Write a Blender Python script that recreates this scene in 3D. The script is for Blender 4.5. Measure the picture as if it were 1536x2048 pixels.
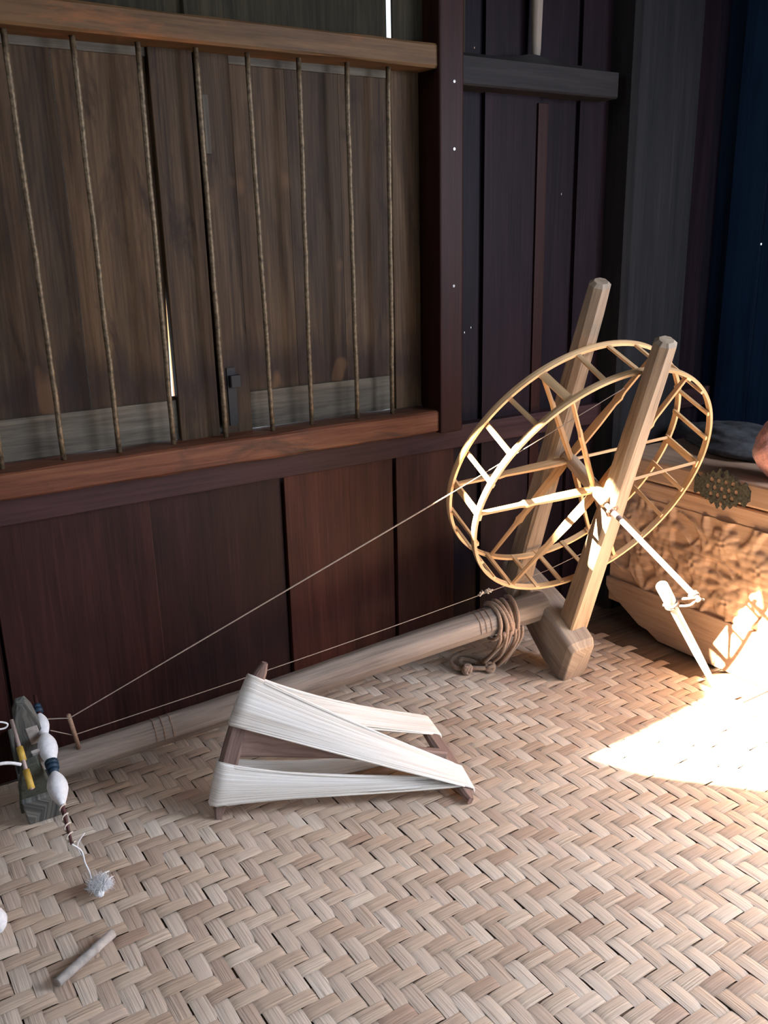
import bpy, math, random
import numpy as np
from mathutils import Matrix, Vector
from mathutils.geometry import tessellate_polygon
random.seed(7); rng = np.random.default_rng(7)
for o in list(bpy.data.objects): bpy.data.objects.remove(o)
scene = bpy.context.scene
S = 1.35            # metres per layout unit (eye height of the camera = 1 unit)

# ------------------------------------------------------------------ camera
FPX = 1781.73
RM = np.array([[.83733425, -.17577627, .51766211], [-.54626863, -.23179119, .80489964], [-.02149274, -.9567526, -.29010777]])
cam = bpy.data.cameras.new('camera'); cam_o = bpy.data.objects.new('camera', cam); scene.collection.objects.link(cam_o)
cam.sensor_fit = 'VERTICAL'; cam.sensor_height = 36; cam.sensor_width = 27; cam.lens = 36 * FPX / 2048
cam.clip_start = .02; cam.clip_end = 100
M = Matrix([[RM[i][0], -RM[i][1], -RM[i][2], (0, 0, S)[i]] for i in range(3)] + [[0, 0, 0, 1]])
cam_o.matrix_world = M; scene.camera = cam_o

# ------------------------------------------------------------------ light and exposure
vs = scene.view_settings; vs.view_transform = 'Standard'; vs.look = 'None'; vs.gamma = 1; vs.use_curve_mapping = False
vs.exposure = 0.0
world = bpy.data.worlds.new('world'); scene.world = world; world.use_nodes = True
world.node_tree.nodes['Background'].inputs[0].default_value = (.78, .88, 1, 1)
world.node_tree.nodes['Background'].inputs[1].default_value = 1.6
SUN_D = np.array([.80, -.11, -.55])
def aim(o, d):
    o.rotation_euler = Vector([float(v) for v in d]).to_track_quat('-Z', 'Y').to_euler()
sun = bpy.data.lights.new('sun', 'SUN'); sun.energy = 170; sun.color = (1, .85, .62); sun.angle = math.radians(.6)
sun_o = bpy.data.objects.new('sun', sun); scene.collection.objects.link(sun_o); aim(sun_o, SUN_D)
def area(name, loc, d, sx, sy, power, col):
    l = bpy.data.lights.new(name, 'AREA'); l.shape = 'RECTANGLE'; l.size = sx * S; l.size_y = sy * S; l.energy = power; l.color = col
    o = bpy.data.objects.new(name, l); scene.collection.objects.link(o); o.location = [v * S for v in loc]; aim(o, d)
    return o
area('doorway_daylight', (1.35, -1.30, 1.0), (0, 1, -.12), 1.3, 1.7, 36, (.80, .87, 1))
area('right_window_daylight', (2.15, -.15, 1.25), (-.75, .30, -.65), .85, .8, 108, (.82, .87, 1))
area('side_window_daylight', (-.90, 1.18, 1.72), (1, -.05, -.55), .7, .6, 16, (.85, .92, 1))

# ------------------------------------------------------------------ layout helpers (units of eye height)
def ray(px, py): return RM @ np.array([px - 768., py - 1024., FPX])
def at_y(px, py, Y): d = ray(px, py); return d * (Y / d[1]) + [0, 0, 1]
def at_x(px, py, X): d = ray(px, py); return d * (X / d[0]) + [0, 0, 1]
def at_z(px, py, z=0.): d = ray(px, py); return d * ((z - 1) / d[2]) + [0, 0, 1]
V3 = lambda *a: np.array(a, float)
def unit(v): v = np.asarray(v, float); return v / np.linalg.norm(v)

# ------------------------------------------------------------------ materials
def mat(name, build, rough=.6, spec=.3):
    m = bpy.data.materials.new(name); m.use_nodes = True; nt = m.node_tree; b = nt.nodes['Principled BSDF']
    b.inputs['Roughness'].default_value = rough; b.inputs['Specular IOR Level'].default_value = spec
    build(NT(nt), b); return m
class NT:
    def __init__(s, nt): s.nt = nt
    def n(s, t, **k):
        x = s.nt.nodes.new(t)
        for a, v in k.items(): setattr(x, a, v)
        return x
    def lk(s, a, b): s.nt.links.new(a, b)
    def attr(s, name): return s.n('ShaderNodeAttribute', attribute_name=name)
    def scale(s, src, v):
        m = s.n('ShaderNodeVectorMath', operation='MULTIPLY'); s.lk(src, m.inputs[0]); m.inputs[1].default_value = v; return m.outputs[0]
    def noise(s, vec, sc=1., det=4, rough=.6, dist=0.):
        x = s.n('ShaderNodeTexNoise'); s.lk(vec, x.inputs['Vector']); x.inputs['Scale'].default_value = sc
        x.inputs['Detail'].default_value = det; x.inputs['Roughness'].default_value = rough; x.inputs['Distortion'].default_value = dist; return x.outputs['Fac']
    def ramp(s, f, stops):
        r = s.n('ShaderNodeValToRGB'); s.lk(f, r.inputs[0]); e = r.color_ramp.elements
        while len(e) < len(stops): e.new(.5)
        for q, (p, c) in zip(e, stops): q.position = p; q.color = (*c, 1) if len(c) == 3 else c
        return r.outputs[0]
    def mix(s, f, a, b, mode='MIX'):
        m = s.n('ShaderNodeMix', data_type='RGBA', blend_type=mode)
        for sock, v in ((m.inputs['Factor'], f), (m.inputs[6], a), (m.inputs[7], b)):
            if isinstance(v, (int, float)): sock.default_value = v
            elif isinstance(v, tuple): sock.default_value = (*v, 1)
            else: s.lk(v, sock)
        return m.outputs[2]
    def math(s, op, a, b=None):
        m = s.n('ShaderNodeMath', operation=op)
        for i, v in enumerate((a, b)):
            if v is None: continue
            if isinstance(v, (int, float)): m.inputs[i].default_value = v
            else: s.lk(v, m.inputs[i])
        return m.outputs[0]
    def bump(s, h, bsdf, st=.3, dist=.002):
        b = s.n('ShaderNodeBump'); b.inputs['Strength'].default_value = st; b.inputs['Distance'].default_value = dist
        s.lk(h, b.inputs['Height']); s.lk(b.outputs[0], bsdf.inputs['Normal'])

def wood(name, dark, mid, light, rough=.6, grain=1., patch=None, bump=.35, spec=.16, var=((.775, .775, .78), (1.22, 1.2, 1.18)), stain=False):
    """grain runs along g.x; patch = (colour, threshold) for large worn stains"""
    def bl(t, b):
        g = t.attr('g').outputs['Vector']
        fine = t.noise(t.scale(g, (5 * grain, 130 * grain, 130 * grain)), 1, 5, .65, .3)
        broad = t.noise(t.scale(g, (1.6 * grain, 11 * grain, 11 * grain)), 1, 4, .6, 1.2)
        f = t.math('ADD', t.math('MULTIPLY', fine, .55), t.math('MULTIPLY', broad, .6))
        c = t.ramp(f, [(.38, dark), (.56, mid), (.78, light)])
        if patch:
            p = t.noise(t.scale(g, (3.2, 9, 9)), 1, 6, .62, .8)
            pf = t.ramp(p, [(patch[1], (0, 0, 0)), (patch[1] + .14, (1, 1, 1))])
            c = t.mix(pf, c, patch[0])
        r = t.n('ShaderNodeAttribute', attribute_name='r').outputs['Fac']
        c = t.mix(1., c, t.ramp(r, [(0, var[0]), (1, var[1])]), 'MULTIPLY')
        if stain:       # old water stain: dark tide mark above the bottom rail
            ob = t.n('ShaderNodeTexCoord').outputs['Object']; sx = t.n('ShaderNodeSeparateXYZ'); t.lk(ob, sx.inputs[0])
            wv = t.math('ADD', sx.outputs[2], t.math('MULTIPLY', t.noise(t.scale(ob, (9, 9, 2.5)), 1, 5, .6, .6), -.28))
            tide = t.ramp(t.math('ADD', wv, .5), [(.40, (0, 0, 0)), (.49, (1, 1, 1)), (.53, (1, 1, 1)), (.62, (0, 0, 0))])
            c = t.mix(t.math('MULTIPLY', tide, .75), c, (.016, .009, .008))
            bl_ = t.ramp(t.noise(t.scale(ob, (7, 7, 4)), 1, 2, .5), [(.66, (0, 0, 0)), (.70, (1, 1, 1))])
            c = t.mix(t.math('MULTIPLY', bl_, .5), c, (.13, .07, .035))
        t.lk(c, b.inputs['Base Color']); t.bump(f, b, bump, .003)
    return mat(name, bl, rough, spec)
def plain(name, col, rough=.6, var=.15, sc=60, bump=.2, metal=0., spec=.3, sheen=0.):
    def bl(t, b):
        co = t.n('ShaderNodeTexCoord').outputs['Object']
        n = t.noise(co, sc, 4)
        lo = tuple(max(0, c * (1 - var * 2)) for c in col); hi = tuple(min(1, c * (1 + var * 1.2)) for c in col)
        t.lk(t.ramp(n, [(.3, lo), (.7, hi)]), b.inputs['Base Color']); b.inputs['Metallic'].default_value = metal
        b.inputs['Sheen Weight'].default_value = sheen
        t.bump(n, b, bump, .002)
    return mat(name, bl, rough, spec)
MT = dict(
    shutter=wood('weathered shutter wood', (0.0143, 0.0099, 0.0066), (0.0468, 0.0319, 0.0198), (0.0935, 0.0688, 0.0429), .6, .8, ((0.0193, 0.0121, 0.0088), .56),   .35, .14, ((.72, .64, .60), (1.35, 1.12, .86)), True),
    rail=wood('grey weathered rail wood', (0.0360, 0.0312, 0.0252), (0.0780, 0.0672, 0.0528), (0.1320, 0.1170, 0.0900), .7, .9),
    wallb=wood('red brown wall boards', (0.0123, 0.0049, 0.0041), (0.0287, 0.0107, 0.0090), (0.0492, 0.0197, 0.0156), .5, .8, None, .35, .15, ((.42, .42, .56), (1.9, 1.30, 1.05))),
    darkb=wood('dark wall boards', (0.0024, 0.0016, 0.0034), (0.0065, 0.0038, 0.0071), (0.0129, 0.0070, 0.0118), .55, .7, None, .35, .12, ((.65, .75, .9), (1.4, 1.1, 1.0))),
    haze_blue=wood('dark boards tinted haze blue', (0.0032, 0.0120, 0.0326), (0.0070, 0.0255, 0.0634), (0.0140, 0.0413, 0.0845), .6, .6),  # blue veil of haze painted into the board colour
    pillar=wood('grey brown pillar wood', (0.0046, 0.0050, 0.0062), (0.0104, 0.0104, 0.0121), (0.0177, 0.0166, 0.0177), .6, .6),
    sill=wood('worn red sill timber', (0.0440, 0.0150, 0.0084), (0.1100, 0.0398, 0.0211), (0.1848, 0.0842, 0.0421), .5, .7, ((0.0495, 0.0248, 0.0165), .53)),
    beam=wood('brown top beam', (0.0270, 0.0153, 0.0072), (0.0765, 0.0428, 0.0203), (0.1350, 0.0765, 0.0338), .55, .6, ((0.1620, 0.0630, 0.0225), .52)),
    upper=wood('olive brown boards', (.010, .008, .005), (.026, .021, .012), (.048, .040, .022), .7, .7, None, .35, .12),
    post=wood('dark red post', (0.0107, 0.0022, 0.0019), (0.0222, 0.0050, 0.0039), (0.0357, 0.0082, 0.0060), .5, .7),
    purple=wood('dull purple rail', (0.0168, 0.0073, 0.0088), (0.0309, 0.0138, 0.0155), (0.0477, 0.0220, 0.0233), .55, .8),
    shelfb=wood('dark grey beam', (0.0095, 0.0082, 0.0088), (0.0187, 0.0163, 0.0170), (0.0306, 0.0272, 0.0272), .65, .8),
    oldwood=wood('grey tan turned wood', (0.1600, 0.1200, 0.0858), (0.3200, 0.2480, 0.1794), (0.4640, 0.3760, 0.2808), .6, 1.1, None, .3),
    beamwood=wood('grey beam wood', (0.1326, 0.1053, 0.0897), (0.2418, 0.1989, 0.1677), (0.3432, 0.2886, 0.2457), .6, 1.1, None, .3),
    greywood=wood('dusty grey wood', (0.1152, 0.0936, 0.0792), (0.2160, 0.1800, 0.1512), (0.3168, 0.2736, 0.2232), .7, 1.2, ((.17, .12, .09), .62)),
    headwood=wood('grimy grey green wood', (.035, .037, .036), (.12, .12, .11), (.28, .28, .26), .75, 1.5, ((.02, .026, .032), .50)),
    bamboo=wood('yellow bamboo strip', (.42, .25, .12), (.62, .40, .21), (.76, .53, .31), .42, 1.5, ((.42, .22, .10), .66), .15, .4),
    bamboo2=wood('orange brown bamboo', (.36, .20, .09), (.56, .34, .17), (.70, .46, .25), .5, 1.5, ((.36, .17, .08), .66), .15),
    reel=wood('brown reel wood', (.10, .065, .055), (.21, .14, .12), (.33, .24, .20), .6, 1.4),
    chest=wood('pinkish tan carved wood', (.30, .19, .13), (.44, .29, .20), (.55, .39, .28), .55, .9, None, .15),
    plank=wood('dark floor planks', (.07, .045, .03), (.15, .10, .07), (.24, .17, .12), .5, .6),
    stick=plain('pale peeled stick', (.72, .64, .50), .5, .1),
    rod=plain('pale pink grey rod', (.40, .31, .28), .4, .08),
    iron=plain('rusty iron bars', (.14, .10, .06), .5, .35, 90, .4, .35),
    black=plain('black iron', (.008, .008, .009), .6, .2),
    nail=plain('nail heads', (.22, .21, .2), .3, .1, 60, .1, .9),
    rope=plain('tan cotton rope', (.36, .25, .18), .85, .2, 220, .6, 0, .1, .3),
    cord=plain('brown cord', (.30, .19, .13), .8, .2, 220, .5),
    cordt=plain('tan drive cord', (.38, .30, .24), .7, .1, 300, .2),
    thread=plain('cream thread', (.66, .58, .50), .7, .1, 300, .2),
    yarn=None, cotton=plain('white cotton', (.80, .80, .82), .95, .06, 120, .5, 0, .1, .5),
    band=plain('dark blue tape', (.02, .045, .075), .5, .2),
    maroon=plain('maroon spindle rod', (.09, .03, .03), .45, .2),
    yellow=plain('yellow bamboo tube', (.55, .36, .07), .4, .15, 50, .1),
    brass=plain('dull pierced brass', (.10, .105, .085), .5, .35, 120, .5, .35),
    pink=plain('pink wool', (.68, .34, .31), .95, .15, 130, 1., 0, .1, .5),
    cloth=plain('dark grey cloth', (.06, .062, .07), .9, .25, 30, .5),
    leaf=plain('dark grimy timber', (.075, .08, .062), .9, .2, 60, .4),
    flap=plain('pale leather flap', (.42, .38, .35), .7, .15, 60, .3),
    ceil=plain('dark roof boards', (.05, .035, .028), .8, .2),
)
def yarn_mat():
    def bl(t, b):
        g = t.attr('g').outputs['Vector']
        f = t.noise(t.scale(g, (1.2, 420, 1)), 1, 3, .7, .1)
        f2 = t.noise(t.scale(g, (2, 60, 1)), 1, 3, .6, .3)
        s = t.math('ADD', t.math('MULTIPLY', f, .6), t.math('MULTIPLY', f2, .4))
        t.lk(t.ramp(s, [(.36, (.50, .44, .37)), (.46, (.78, .73, .66)), (.6, (.90, .88, .84))]), b.inputs['Base Color'])
        b.inputs['Sheen Weight'].default_value = .2
        t.bump(s, b, .8, .004)
    return mat('cream cotton yarn', bl, .8, .2)
MT['yarn'] = yarn_mat()
def mat_mat():
    def bl(t, b):
        g = t.attr('g').outputs['Vector']; r = t.attr('r').outputs['Fac']; k = t.attr('k').outputs['Fac']
        sl = t.noise(t.scale(g, (3.5, 260, 1)), 1, 3, .6, .15)
        fi = t.noise(t.scale(g, (14, 900, 1)), 1, 2, .6)
        base = t.ramp(r, [(0, (.43, .30, .23)), (.3, (.54, .415, .32)), (.65, (.64, .51, .40)), (.9, (.72, .61, .50)), (1, (.50, .32, .25))])
        base2 = t.ramp(r, [(0, (.46, .35, .28)), (.4, (.57, .465, .38)), (.8, (.69, .60, .51)), (1, (.55, .42, .345))])
        c = t.mix(k, base, base2)
        s = t.math('ADD', t.math('MULTIPLY', sl, .75), t.math('MULTIPLY', fi, .25))
        c = t.mix(1., c, t.ramp(s, [(.32, (.50, .44, .40)), (.45, (.92, .92, .92)), (.6, (1.1, 1.1, 1.1)), (.72, (1.35, 1.36, 1.36))]), 'MULTIPLY')
        wn = t.noise(t.n('ShaderNodeTexCoord').outputs['Object'], 2.2, 3)
        c = t.mix(1., c, t.ramp(wn, [(.3, (.88, .84, .80)), (.7, (1.08, 1.08, 1.08))]), 'MULTIPLY')
        t.lk(c, b.inputs['Base Color']); t.bump(s, b, .55, .004)
    return mat('split bamboo weave', bl, .42, .35)
MT['weave'] = mat_mat()

# ------------------------------------------------------------------ mesh builder
class MB:
    def __init__(s): s.v = []; s.f = []; s.g = []; s.r = []
    def add(s, v, f, g, r=None):
        o = len(s.v); r = random.random() if r is None else r
        off = V3(random.random() * 9, random.random() * 9, random.random() * 9)
        s.v += [tuple(x) for x in v]; s.f += [tuple(o + i for i in q) for q in f]
        s.g += [tuple(np.asarray(x) * S + off) for x in g]; s.r += [r] * len(v); return s
    def loft(s, rings, closed=False, caps=True, r=None):
        n = len(rings[0]); m = len(rings); v = []; g = []; L = 0
        cum = [0]
        for i in range(1, m): cum.append(cum[-1] + np.linalg.norm(np.mean(rings[i], 0) - np.mean(rings[i - 1], 0)))
        per = [0]
        for j in range(1, n): per.append(per[-1] + np.linalg.norm(np.asarray(rings[m // 2][j]) - rings[m // 2][j - 1]))
        for i, rg in enumerate(rings):
            for j, p in enumerate(rg): v.append(p); g.append((cum[i], per[j], .3 * per[j]))
        f = []
        for i in range(m if closed else m - 1):
            a, b = i * n, ((i + 1) % m) * n
            for j in range(n): k = (j + 1) % n; f.append((a + j, a + k, b + k, b + j))
        if caps and not closed: f.append(tuple(range(n - 1, -1, -1))); f.append(tuple((m - 1) * n + j for j in range(n)))
        return s.add(v, f, g, r)
    def box(s, c, ax, h, r=None, gl=0, cham=0.):
        """c centre, ax 3 unit axes, h half sizes, gl = index of the grain axis"""
        c = np.asarray(c, float); ax = [np.asarray(a, float) for a in ax]
        o = [gl, (gl + 1) % 3, (gl + 2) % 3]; L, A, B = [ax[k] for k in o]; hl, ha, hb = [h[k] for k in o]
        if cham:
            q = cham; cs = [(ha - q, -hb), (ha, -hb + q), (ha, hb - q), (ha - q, hb), (-ha + q, hb), (-ha, hb - q), (-ha, -hb + q), (-ha + q, -hb)]
        else: cs = [(ha, -hb), (ha, hb), (-ha, hb), (-ha, -hb)]
        rings = [[c + L * t + A * x + B * y for x, y in cs] for t in (-hl, hl)]
        if np.dot(np.cross(L, A), B) < 0: rings = rings[::-1]
        return s.loft(rings, r=r)
    def wbox(s, x0, x1, y0, y1, z0, z1, gl=2, r=None):
        return s.box(((x0 + x1) / 2, (y0 + y1) / 2, (z0 + z1) / 2), (V3(1, 0, 0), V3(0, 1, 0), V3(0, 0, 1)), ((x1 - x0) / 2, (y1 - y0) / 2, (z1 - z0) / 2), r, gl)
    def tube(s, pts, rad, n=10, closed=False, r=None, flat=None):
        pts = [np.asarray(p, float) for p in pts]; m = len(pts)
        rads = rad if hasattr(rad, '__len__') else [rad] * m
        rings = []; up = None
        for i in range(m):
            if closed: t = pts[(i + 1) % m] - pts[i - 1]
            else: t = pts[min(i + 1, m - 1)] - pts[max(i - 1, 0)]
            t = unit(t)
            if up is None: up = V3(0, 0, 1) if abs(t[2]) < .9 else V3(1, 0, 0)
            a = unit(np.cross(up, t)); b = np.cross(t, a); up = b
            rings.append([pts[i] + rads[i] * (a * math.cos(q) + b * math.sin(q)) for q in [2 * math.pi * k / n for k in range(n)]])
        return s.loft(rings, closed=closed, r=r)
    def ball(s, c, rx, ry=None, rz=None, n=16, m=10, rough=0.):
        ry = ry or rx; rz = rz or rx; rings = []
        for i in range(m + 1):
            th = math.pi * (i + .02) / (m + .04)
            rings.append([np.asarray(c) + V3(rx * math.sin(th) * math.cos(a), ry * math.sin(th) * math.sin(a), -rz * math.cos(th)) * (1 + rough * (random.random() - .5)) for a in [2 * math.pi * k / n for k in range(n)]])
        return s.loft(rings)
    def build(s, name, m, parent=None, loc=None, smooth=False, bevel=0.):
        if loc is None: loc = parent_loc(parent) if parent else np.mean(s.v, 0) if False else V3(0, 0, 0)
        org = np.asarray(loc, float)
        me = bpy.data.meshes.new(name); V = (np.asarray(s.v) - org) * S
        me.from_pydata(V.tolist(), [], s.f)
        a = me.attributes.new('g', 'FLOAT_VECTOR', 'POINT'); a.data.foreach_set('vector', np.asarray(s.g, np.float32).ravel())
        a = me.attributes.new('r', 'FLOAT', 'POINT'); a.data.foreach_set('value', np.asarray(s.r, np.float32))
        if smooth: me.polygons.foreach_set('use_smooth', [True] * len(me.polygons))
        me.materials.append(m); me.update()
        o = bpy.data.objects.new(name, me); scene.collection.objects.link(o)
        if parent: o.parent = parent
        else: o.location = [float(x) * S for x in org]
        o['_w'] = [float(x) for x in org]
        if smooth == 'auto' or bevel:
            pass
        if bevel:
            md = o.modifiers.new('bevel', 'BEVEL'); md.width = bevel * S; md.segments = 2; md.limit_method = 'ANGLE'; md.angle_limit = math.radians(40)
        return o
def parent_loc(p): return V3(*p['_w'])
def thing(name, label, cat, loc, group=None):
    o = bpy.data.objects.new(name, None); scene.collection.objects.link(o); o.empty_display_size = .05
    o.location = [float(x) * S for x in loc]; o['_w'] = [float(x) for x in loc]
    return tag(o, label, cat, group)
def tag(o, label, cat, group=None, kind=None):
    if label: o['label'] = label
    if cat: o['category'] = cat
    if group: o['group'] = group
    if kind: o['kind'] = kind
    return o
def struct(o, label=None): o['kind'] = 'structure'; 
def st(mb, name, m, label=None, bevel=.0, loc=None, parent=None):
    o = mb.build(name, m, parent=parent, loc=loc, bevel=bevel)
    if not parent: o['kind'] = 'structure'
    if label: o['label'] = label
    return o
def spline(P, n=8, closed=False):
    P = [np.asarray(p, float) for p in P]; out = []; m = len(P)
    for i in range(m if closed else m - 1):
        if closed: a, b, c, d = P[i - 1], P[i], P[(i + 1) % m], P[(i + 2) % m]
        else: a, b, c, d = P[max(i - 1, 0)], P[i], P[i + 1], P[min(i + 2, m - 1)]
        for k in range(n):
            t = k / n; out.append(.5 * (2 * b + (c - a) * t + (2 * a - 5 * b + 4 * c - d) * t * t + (3 * b - a - 3 * c + d) * t ** 3))
    if not closed: out.append(P[-1])
    return out
EX, EY, EZ = V3(1, 0, 0), V3(0, 1, 0), V3(0, 0, 1)

# ------------------------------------------------------------------ room shell
XL, XR, YB, YW, ZC = -.95, 2.22, -1.40, 1.70, 2.4
m = MB()
y = YB
while y < YW + .05:
    m.wbox(XL, XR, y, y + .128, -.03, -.006, gl=0); y += .13
st(m, 'floor', MT['plank'])
m = MB(); m.wbox(XL - .05, XR + .05, YB - .05, YW + .1, ZC, ZC + .03, gl=0); st(m, 'ceiling', MT['ceil'])

# window wall (photo's left-hand wall): boards
SHUT_X1 = 1.215                     # right edge of the window opening
m = MB(); md = MB()
edges = [-.95, -.72, -.5, -.3, -.1, .07, .22, float(at_y(8, 1300, YW)[0]), float(at_y(318, 1200, YW)[0]), float(at_y(573, 1130, YW)[0]), float(at_y(702, 1100, YW)[0]), float(at_y(790, 1070, YW)[0]), float(at_y(905, 1000, YW)[0])]
edges = sorted(e for e in edges)
low = []
for i in range(len(edges) - 1):
    x0, x1 = edges[i], edges[i + 1]; dpt = .010 if i % 2 else 0.
    m.wbox(x0 - (0 if i % 2 else .01), x1 - .003, YW - dpt, YW + .02, 0, .56, gl=2, r=(.3, .2, .35, .3, .25, .3, .28, .22, .10, .66, .50, .36, .15)[min(i, 12)])
xr = [edges[-1]] + [float(at_y(p, 500, YW)[0]) for p in (958, 1066, 1146, 1215, 1300, 1400, 1500, 1600)] 
HOLES = [at_y(px, py, YW) for px, py in ((930, 665), (943, 655), (950, 95), (1124, 388))]
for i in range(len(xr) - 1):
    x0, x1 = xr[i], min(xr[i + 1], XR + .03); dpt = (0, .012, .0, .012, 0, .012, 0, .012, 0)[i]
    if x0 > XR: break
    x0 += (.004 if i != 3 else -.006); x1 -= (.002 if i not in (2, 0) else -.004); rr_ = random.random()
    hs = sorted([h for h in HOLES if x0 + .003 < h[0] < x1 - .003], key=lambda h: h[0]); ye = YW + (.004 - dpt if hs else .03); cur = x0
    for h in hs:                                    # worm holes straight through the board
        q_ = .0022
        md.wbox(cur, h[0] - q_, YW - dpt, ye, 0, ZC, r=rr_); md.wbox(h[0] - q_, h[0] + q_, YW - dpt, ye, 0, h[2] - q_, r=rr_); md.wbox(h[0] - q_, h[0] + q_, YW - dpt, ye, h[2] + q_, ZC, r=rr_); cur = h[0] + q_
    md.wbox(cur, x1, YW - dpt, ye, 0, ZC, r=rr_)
# boards above the window
mu = MB()
xs = [XL, -.6, -.3, -.05, .2, .42, float(at_y(268, 10, YW)[0]), float(at_y(362, 20, YW)[0]), .86, float(at_y(773.5, 40, YW)[0]), float(edges[-1]) + .02]
for i in range(len(xs) - 1):
    dpt = .012 * (i % 2)
    mu.wbox(xs[i] + (.001 if i == 9 else 0), xs[i + 1] - (.0045 if i == 8 else -.006 if i < 8 and not i % 2 else 0), YW - dpt - (.006 if i > 7 else .0), YW - dpt + (0 if i > 7 else .03), 1.36, ZC, gl=2)
# stretch of wall left of the window
m.wbox(XL, .02, YW - .012, YW + .02, .56, 1.36, gl=2)
m.wbox(SHUT_X1 + .03, edges[-1], YW + .0, YW + .02, .5, ZC, gl=2)
m.wbox(-.95, XR, YW + .022, YW + .03, 0, .5, gl=0)    # outer skin behind the lower boards
wl = st(m, 'wall_left', MT['wallb'], None, bevel=.0015)
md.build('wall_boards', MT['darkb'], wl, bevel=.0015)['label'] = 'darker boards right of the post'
mu.build('wall_boards', MT['upper'], wl, bevel=.0015)['label'] = 'olive brown boards above the window'
mb_ = MB(); mb_.wbox(float(at_y(1060, 500, YW)[0]), float(at_y(1079, 500, YW)[0]), YW - .018, YW - .004, 0, 1.30); mb_.build('batten', MT['post'], wl, bevel=.001)

# other walls
m = MB(); yy = YB; k = 0
hh = at_x(1527, 488, XR)
while yy < YW + .02:
    y1 = yy + .19; dpt = .012 * (k % 2)
    def wb(ya, yb, za, zb_, th=.015): m.wbox(XR - dpt, XR - dpt + th + .01, ya, yb, za, zb_, gl=2)
    if -.65 < (yy + y1) / 2 < .35: wb(yy, y1 - .003, 0, .78); wb(yy, y1 - .003, 1.68, ZC)      # window opening beside the camera
    elif yy < hh[1] < y1:
        q_ = .0022
        wb(yy - .006, hh[1] - q_, 0, ZC, -.006); wb(hh[1] + q_, y1 + .004, 0, ZC, -.006); wb(hh[1] - q_, hh[1] + q_, 0, hh[2] - q_, -.006); wb(hh[1] - q_, hh[1] + q_, hh[2] + q_, ZC, -.006)
    else: wb(yy, y1 - .003, 0, ZC)
    yy = y1; k += 1
st(m, 'wall_right', MT['haze_blue'], None, bevel=.002)
# back wall with a doorway
m = MB(); DX0, DX1, DZ = .65, 2.05, 1.9
m.wbox(XL, DX0, YB - .03, YB, 0, ZC); m.wbox(DX1, XR, YB - .03, YB, 0, ZC); m.wbox(DX0, DX1, YB - .03, YB, DZ, ZC, gl=0)
st(m, 'wall_back', MT['wallb'])
# side wall (outside the picture) with an invented opening, cut to shape where the sun lands
def back(p):   # carry a lit point back along the sun to the side wall
    p = np.asarray(p, float); t = (p[0] - XL) / SUN_D[0]; q = p - SUN_D * t; return (q[1], q[2])
holes = [[(1.18, -.045), (1.10, -.09), (1.06, -.22), (1.025, -.36), (.93, -.33), (.8, -.24), (.66, -.1), (.62, .24), (.9, .27), (1.08, .25), (1.095, .19), (1.118, .19), (1.135, .25), (1.160, .258), (1.225, .145), (1.215, .03)]]
sunpoly = [[back((1.724, y_, z_)) for y_, z_ in h] for h in holes]
outer = [(YB, 0), (YW + .03, 0), (YW + .03, ZC), (YB, ZC)]
loops = [[Vector((float(a), float(b), 0)) for a, b in l] for l in [outer] + sunpoly]
allp = [p for l in loops for p in l]
tris = tessellate_polygon(loops)
v = [(XL, p.x, p.y) for p in allp] + [(XL - .02, p.x, p.y) for p in allp]; N0 = len(allp)
f = [tuple(t) for t in tris] + [tuple(N0 + i for i in t[::-1]) for t in tris]
m = MB(); m.add(v, f, [(p[2], p[1], 0) for p in v]); st(m, 'wall_side', MT['wallb'])

# beams, sill, rail, post of the window wall
YF = 1.63                                            # front face of sill and top beam
zb = lambda px, py, Y=YF: float(at_y(px, py, Y)[2])
sz0, sz1 = zb(400, 940), zb(400, 890)
tz0, tz1 = zb(400, 86), zb(400, 30)
PX0, PX1 = float(at_y(879, 500, YF - .005)[0]), float(at_y(925, 500, YF - .005)[0])
def rough_beam(x0, x1, y0, y1, z0, z1, amp=.0016, n=26):
    rings = []
    for i in range(n + 1):
        x = x0 + (x1 - x0) * i / n; j = lambda: (random.random() - .5) * 2 * amp; c = .004
        rings.append([(x, y0 + c, z0 + j()), (x, y0 + j() * .5, z0 + c), (x, y0 + j() * .5, z1 - c), (x, y0 + c, z1 + j()), (x, y1, z1 + j()), (x, y1, z0)])
    mm = MB(); mm.loft([[V3(*p) for p in r][::-1] for r in rings]); return mm
st(rough_beam(XL, PX0, YF, YW + .02, sz0, sz1), 'trim_1', MT['sill'], 'worn red window sill beam')
st(rough_beam(XL, PX0 + .01, YF, YW + .02, tz0, tz1), 'trim_2', MT['beam'], 'brown beam across the top of the window')
m = MB(); m.wbox(XL, XR, 1.665, YW, sz0 - .055, sz0 - .001, gl=0); st(m, 'trim_3', MT['purple'], 'dull purple rail under the sill', bevel=.002)
m = rough_beam(0, ZC - sz0 + .004, 0, 1, 0, 1)
m = MB(); m.wbox(PX0, PX1, YF - .008, YW, sz0 - .004, ZC, gl=2); post = st(m, 'trim_4', MT['post'], 'dark red post right of the window', bevel=.004)
for px, py in ((908, 163), (908, 298), (907, 572)):
    p = at_y(px, py, YF - .008); n_ = MB(); n_.tube([p + V3(0, .002, 0), p - V3(0, .0015, 0)], .0032, 8); n_.build('nail_head', MT['nail'], post)
n_ = MB()
x0s, x1s = PX1, float(at_y(1237, 160, YF + .0)[0]); sh = (zb(1100, 185), zb(1100, 128))
rings = []
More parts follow.
